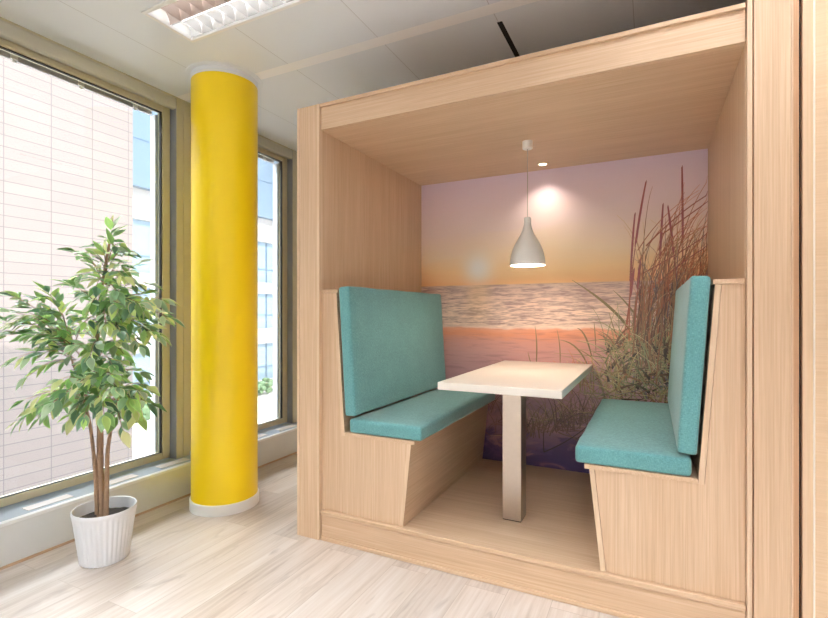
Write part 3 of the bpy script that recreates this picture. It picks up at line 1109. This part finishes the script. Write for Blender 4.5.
def curve(pts, n=8):
    out = []
    P = [pts[0]] + list(pts) + [pts[-1]]
    for i in range(1, len(P) - 2):
        p0, p1, p2, p3 = P[i - 1:i + 3]
        for k in range(n):
            s = k / n
            out.append(.5 * ((2 * p1) + (p2 - p0) * s + (2 * p0 - 5 * p1 + 4 * p2 - p3) * s * s + (3 * p1 - p0 - 3 * p2 + p3) * s ** 3))
    out.append(pts[-1])
    return out
def stem(name, pts, r0, r1, parent):
    c = curve(pts)
    m_ = len(c) - 1
    rr = [(r0 + (r1 - r0) * i / m_) * (1 + .07 * math.sin(i * 2.1)) for i in range(m_ + 1)]
    return obj(name, tube(NB(), c, rr, n=10), BARK, parent, smooth=1)
trunk = stem('trunk', [PP(101, 516), PP(100, 470), PP(100, 420), PP(98, 370), PP(98, 320), PP(104, 275), PP(110, 240)], .0185, .005, t)
stem('stem', [PP(97, 514, -.02), PP(95, 470, -.02), PP(90, 425, -.03), PP(82, 395, -.05), PP(72, 360, -.08)], .0105, .004, trunk)
stem('stem', [PP(106, 515, -.015), PP(107, 470, -.02), PP(108, 448, -.01), PP(113, 418, 0), PP(118, 395, .02), PP(128, 370, .03)], .0125, .004, trunk)
fol = NB()
tl = fol.loops.layers.float_color.new('tint')
twigs = NB()
greens = [(96, 130, 84), (114, 150, 92), (134, 166, 100), (158, 182, 112), (92, 124, 98), (124, 154, 120), (180, 194, 126), (202, 208, 154), (142, 166, 136), (164, 184, 156)]
def leaf(p, d, nrm, ln, wd, rnd):
    d = d.normalized()
    s = d.cross(nrm)
    if s.length < .05:
        s = d.cross(Vector((.3, .8, .5)))
    s.normalize()
    up = s.cross(d).normalized()
    c = rnd.choice(greens)
    j = rnd.uniform(1.02, 1.34)
    base = lin(tuple(min(255, v * j) for v in c))
    rim = tuple(min(1, base[i] * 1.18 + (.02, .025, .01)[i]) for i in range(3)) + (1,)
    if rnd.random() < .22:
        rim = lin((222, 222, 184))
    cols = []
    fold, curl = rnd.uniform(.12, .4), rnd.uniform(.1, .5)
    prof = [(0, .05), (.14, .55), (.34, 1.0), (.56, .92), (.78, .52), (.92, .2), (1, .015)]
    rows = []
    for s_, w in prof:
        c0 = p + d * (ln * s_) - up * (curl * ln * s_ * s_ * .5)
        h = wd * w / 2
        rows.append([fol.verts.new(c0 - s * h + up * h * fold), fol.verts.new(c0 - s * h * .72 + up * h * fold * .72), fol.verts.new(c0), fol.verts.new(c0 + s * h * .72 + up * h * fold * .72), fol.verts.new(c0 + s * h + up * h * fold)])
    for a, b in zip(rows, rows[1:]):
        for k in range(4):
            f = fol.faces.new((a[k], a[k + 1], b[k + 1], b[k]))
            f.smooth = True
            cc = rim if k in (0, 3) else base
            for lp in f.loops:
                lp[tl] = cc
lr = random.Random(5)
def spray(a, b, droop=.02, dens=1.0, side=None):
    """a twig from a to b with alternate leaves"""
    mid = (a + b) / 2 + Vector((0, 0, (b - a).length * .12))
    pts = curve([a, mid, b - Vector((0, 0, droop))], 6)
    tube(twigs, pts, [.0028 - .0016 * i / len(pts) for i in range(len(pts))], n=5)
    L = (b - a).length
    n = max(5, int(L / .0175 * dens))
    for i in range(n):
        s = .16 + .84 * (i + lr.uniform(-.3, .3)) / (n - 1)
        s = min(max(s, 0), 1)
        q = s * (len(pts) - 1)
        k = min(int(q), len(pts) - 2)
        p = pts[k].lerp(pts[k + 1], q - k)
        tn = (pts[k + 1] - pts[k]).normalized()
        sd = tn.cross(Vector((0, 0, 1)))
        if sd.length < .1:
            sd = RT.copy()
        sd.normalize()
        roll = lr.uniform(-.9, .9)
        sv = (sd * math.cos(roll) + tn.cross(sd) * math.sin(roll)) * (1 if i % 2 else -1)
        d = tn * lr.uniform(.5, 1.0) + sv * lr.uniform(.35, .9) + Vector((0, 0, lr.uniform(-.7, .08)))
        if i >= n - 2:
            d = tn + sv * .2 + Vector((0, 0, -.2))
        nm = Vector((lr.uniform(-.5, .5), lr.uniform(-.5, .5), 1)) - FW * lr.uniform(0, .5)
        ln = lr.uniform(.06, .098)
        stalk = p + d.normalized() * .012
        leaf(stalk, d, nm, ln, ln * lr.uniform(.37, .48), lr)
S = [  # (from u, v, depth) -> (to u, v, depth)
    ((106, 275, 0), (112, 226, 0)), ((107, 270, 0), (100, 240, .05)), ((106, 280, 0), (78, 252, -.05)), ((108, 268, 0), (128, 246, -.05)),
    ((106, 285, 0), (76, 272, .08)), ((106, 290, 0), (134, 266, .06)), ((104, 290, 0), (92, 262, -.12)), ((106, 285, 0), (122, 262, -.15)),
    ((106, 300, 0), (146, 282, -.03)), ((102, 312, 0), (162, 296, -.10)), ((102, 320, 0), (168, 312, -.06)), ((102, 326, 0), (160, 330, -.12)),
    ((104, 310, 0), (150, 305, .12)), ((100, 318, 0), (140, 298, -.2)), ((101, 305, 0), (80, 290, .1)), ((101, 310, 0), (72, 285, -.12)),
    ((100, 320, 0), (118, 300, -.22)), ((103, 318, 0), (134, 322, .15)), ((100, 330, 0), (140, 340, -.18)), ((100, 325, 0), (84, 318, -.2)),
    ((72, 360, -.08), (16, 292, -.16)), ((68, 348, -.08), (4, 318, -.22)), ((70, 352, -.08), (8, 330, -.14)), ((72, 358, -.08), (20, 352, -.2)),
    ((70, 350, -.08), (42, 296, -.10)), ((72, 352, -.08), (58, 304, -.18)), ((74, 350, -.08), (30, 310, -.26)), ((74, 345, -.08), (64, 322, .02)),
    ((76, 360, -.08), (28, 372, -.18)), ((80, 355, -.08), (50, 335, -.25)), ((76, 340, -.05), (88, 318, -.1)),
    ((84, 398, -.05), (20, 418, -.18)), ((84, 395, -.05), (26, 398, -.22)), ((85, 392, -.05), (48, 386, -.12)), ((86, 396, -.05), (40, 412, -.08)),
    ((86, 392, -.05), (62, 372, -.2)), ((88, 398, -.04), (70, 418, -.16)), ((90, 390, -.03), (62, 402, .08)), ((92, 392, -.03), (80, 378, -.26)),
    ((98, 380, 0), (122, 358, -.12)), ((98, 385, 0), (140, 368, -.05)), ((112, 400, 0), (146, 380, -.08)), ((112, 405, 0), (148, 398, -.02)),
    ((114, 408, 0), (138, 415, -.08)), ((112, 402, 0), (122, 424, -.1)), ((104, 395, 0), (116, 384, -.25)), ((108, 398, 0), (130, 392, -.2)),
    ((100, 392, 0), (96, 372, -.25)), ((100, 395, 0), (104, 408, -.24)), ((98, 398, 0), (84, 412, -.22)), ((99, 360, 0), (76, 342, -.22)),
    ((99, 358, 0), (118, 340, -.2)), ((99, 350, 0), (124, 350, .12)), ((98, 370, 0), (74, 380, .12)), ((98, 365, 0), (112, 362, -.24)),
    ((108, 262, 0), (118, 240, -.08)), ((107, 272, 0), (90, 250, -.1)), ((106, 278, 0), (124, 275, -.18)), ((106, 285, 0), (96, 280, -.2)),
    ((105, 292, 0), (116, 290, -.2)), ((104, 300, 0), (92, 300, -.18)), ((103, 306, 0), (130, 306, -.2)), ((102, 318, 0), (106, 318, -.24)),
    ((101, 326, 0), (120, 328, -.22)), ((101, 335, 0), (156, 318, .04)), ((101, 330, 0), (150, 326, -.16)), ((74, 352, -.08), (12, 308, -.2)),
    ((74, 352, -.08), (36, 330, -.24)), ((74, 358, -.08), (46, 350, -.22)), ((74, 350, -.08), (24, 322, -.1)), ((72, 345, -.06), (50, 290, -.2)),
    ((86, 396, -.05), (30, 404, -.14)), ((88, 396, -.05), (54, 396, -.24)), ((90, 394, -.05), (66, 388, -.24)), ((112, 402, 0), (140, 390, -.16)),
    ((112, 402, 0), (134, 404, -.18)), ((100, 392, 0), (112, 372, -.26)), ((99, 378, 0), (88, 362, -.24)),
    ((100, 400, 0), (122, 402, .12)), ((98, 395, 0), (78, 404, .14)), ((96, 340, 0), (70, 330, .1)), ((99, 345, 0), (90, 352, -.25)),
]
for a, b in S:
    spray(PP(*a), PP(*b), droop=lr.uniform(.0, .03))
obj('twigs', twigs, BARK, trunk, smooth=1)
obj('foliage', fol, attr_mat('ficus_leaf', .24, trans=.55, sheen_spec=.7), t)

# ------------------------------------------------------------------ outside, seen through the glass
ZG = -4.0
def tile_mat():
    m, nt, b = new_mat('pink_stone_tiles')
    L = nt.links
    tc = nd(nt, 'ShaderNodeTexCoord')
    sp = nd(nt, 'ShaderNodeSeparateXYZ')
    L.new(tc.outputs['Object'], sp.inputs[0])
    cb = nd(nt, 'ShaderNodeCombineXYZ')
    L.new(sp.outputs['Y'], cb.inputs['X'])
    L.new(sp.outputs['Z'], cb.inputs['Y'])
    br = nd(nt, 'ShaderNodeTexBrick')
    br.offset = 0
    br.inputs['Color1'].default_value = lin((138, 126, 122))
    br.inputs['Color2'].default_value = lin((142, 130, 125))
    br.inputs['Mortar'].default_value = lin((108, 101, 101))
    br.inputs['Scale'].default_value = 1
    br.inputs['Mortar Size'].default_value = .008
    br.inputs['Mortar Smooth'].default_value = .1
    br.inputs['Brick Width'].default_value = .8796
    br.inputs['Row Height'].default_value = .238
    L.new(cb.outputs[0], br.inputs['Vector'])
    L.new(br.outputs['Color'], b.inputs['Base Color'])
    b.inputs['Roughness'].default_value = .7
    return m
PALE = plain('pale_concrete', (186, 180, 176), .8, noise=.03, scale=2)
BLUEG = plain('pale_blue_glazing', (146, 164, 178), .2, noise=.06, scale=.8, spec=.5)
BLUEL = plain('blue_grey_cladding', (116, 134, 152), .4, noise=.06, scale=.5)
MULLM = plain('grey_blue_mullion', (112, 132, 150), .5)
struct(obj('ground', B(-60, -3.3, -30, 90, ZG - .2, ZG), plain('pale_paving', (216, 212, 208), .8, noise=.05, scale=1)), 'pale paved street below the windows')
FY1 = 7.90
t = thing('tiled_building', 'pale pink tiled building across the street, left of the potted tree', 'building', (-12, FY1, ZG))
obj('wall', B(-20, -12, -14, FY1, ZG, 7.6), tile_mat(), t, loc=(-12, 5.142 - .8796 * 20, 3.508 - .238 * 40))
t = thing('glass_building', 'pale glass and concrete office building far behind, right of the tiled wall', 'building', (-24, 20, ZG))
YG0, YG1 = 6, 75
obj('upper_block', B(-34, -23.6, YG0, YG1, 7.76, 17), BLUEL, t)
bm = NB()
for y in range(int(YG0), YG1, 4):
    box(bm, -23.6, -23.56, y, y + .07, 7.8, 17)
for z in (10.2, 13, 15.8):
    box(bm, -23.6, -23.57, YG0, YG1, z, z + .07)
obj('cladding_joints', bm, MULLM, t)
for z0, z1 in ((6.17, 7.755), (2.6, 3.36), (-.85, .19), (ZG + .01, -3.4)):
    obj('spandrel', B(-34, -24, YG0, YG1, z0, z1), PALE, t)
for z0, z1 in ((3.361, 6.169), (.191, 2.599), (-3.399, -.851)):
    w = obj('window_band', B(-33.8, -24.25, YG0, YG1, z0, z1), BLUEG, t)
    bm = NB()
    for k in range(int((YG1 - YG0) / 1.4)):
        box(bm, -24.25, -24.18, YG0 + k * 1.4, YG0 + k * 1.4 + .08, z0, z1)
    box(bm, -24.25, -24.2, YG0, YG1, z0 + .9, z0 + .96)
    obj('mullion', bm, MULLM, w)
bm = NB()
hr = random.Random(3)
for k in range(420):
    p = Vector((hr.uniform(-23.4, -22.0), hr.uniform(9, 40), ZG + hr.uniform(.1, .75)))
    r = hr.uniform(.15, .3)
    bmesh.ops.create_icosphere(bm, subdivisions=1, radius=r, matrix=Matrix.Translation(p) @ Matrix.Diagonal((1, 1, hr.uniform(.7, 1), 1)))
tag(obj('hedge', bm, plain('hedge_leaves', (110, 134, 100), .8, noise=.2, scale=6), loc=(-22.7, 20, ZG)), 'low green hedge at foot of the glass building', 'hedge')

# ------------------------------------------------------------------ light and world
sun = lamp('SUN', 'sun', (10, -4, 20), 4.1, (1, .95, .88), angle=math.radians(.6))
el = math.radians(45.4)
az = Vector((-.93, .36, 0)).normalized()
sun.rotation_euler = (az * math.cos(el) + Vector((0, 0, -math.sin(el)))).to_track_quat('-Z', 'Y').to_euler()
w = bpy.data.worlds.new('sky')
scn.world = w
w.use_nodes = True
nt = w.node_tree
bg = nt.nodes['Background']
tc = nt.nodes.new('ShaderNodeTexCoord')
# sky with a bright lobe added above the street to light the interior
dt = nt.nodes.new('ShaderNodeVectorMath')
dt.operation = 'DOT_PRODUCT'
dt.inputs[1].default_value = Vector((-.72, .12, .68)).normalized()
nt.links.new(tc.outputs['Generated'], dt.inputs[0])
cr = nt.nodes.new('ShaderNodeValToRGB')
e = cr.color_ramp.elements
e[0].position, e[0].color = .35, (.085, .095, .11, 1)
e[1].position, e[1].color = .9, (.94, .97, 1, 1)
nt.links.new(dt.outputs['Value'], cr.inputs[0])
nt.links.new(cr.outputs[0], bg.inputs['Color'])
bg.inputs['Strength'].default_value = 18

scn.view_settings.view_transform = 'Standard'
scn.view_settings.look = 'None'
scn.view_settings.gamma = 1
scn.view_settings.use_curve_mapping = False
scn.view_settings.exposure = 0.4
scn.cycles.use_denoising = True
scn.cycles.max_bounces = 10
scn.cycles.diffuse_bounces = 6
scn.cycles.transparent_max_bounces = 16
scn.cycles.sample_clamp_indirect = 6
scn.cycles.caustics_reflective = False
scn.cycles.caustics_refractive = False
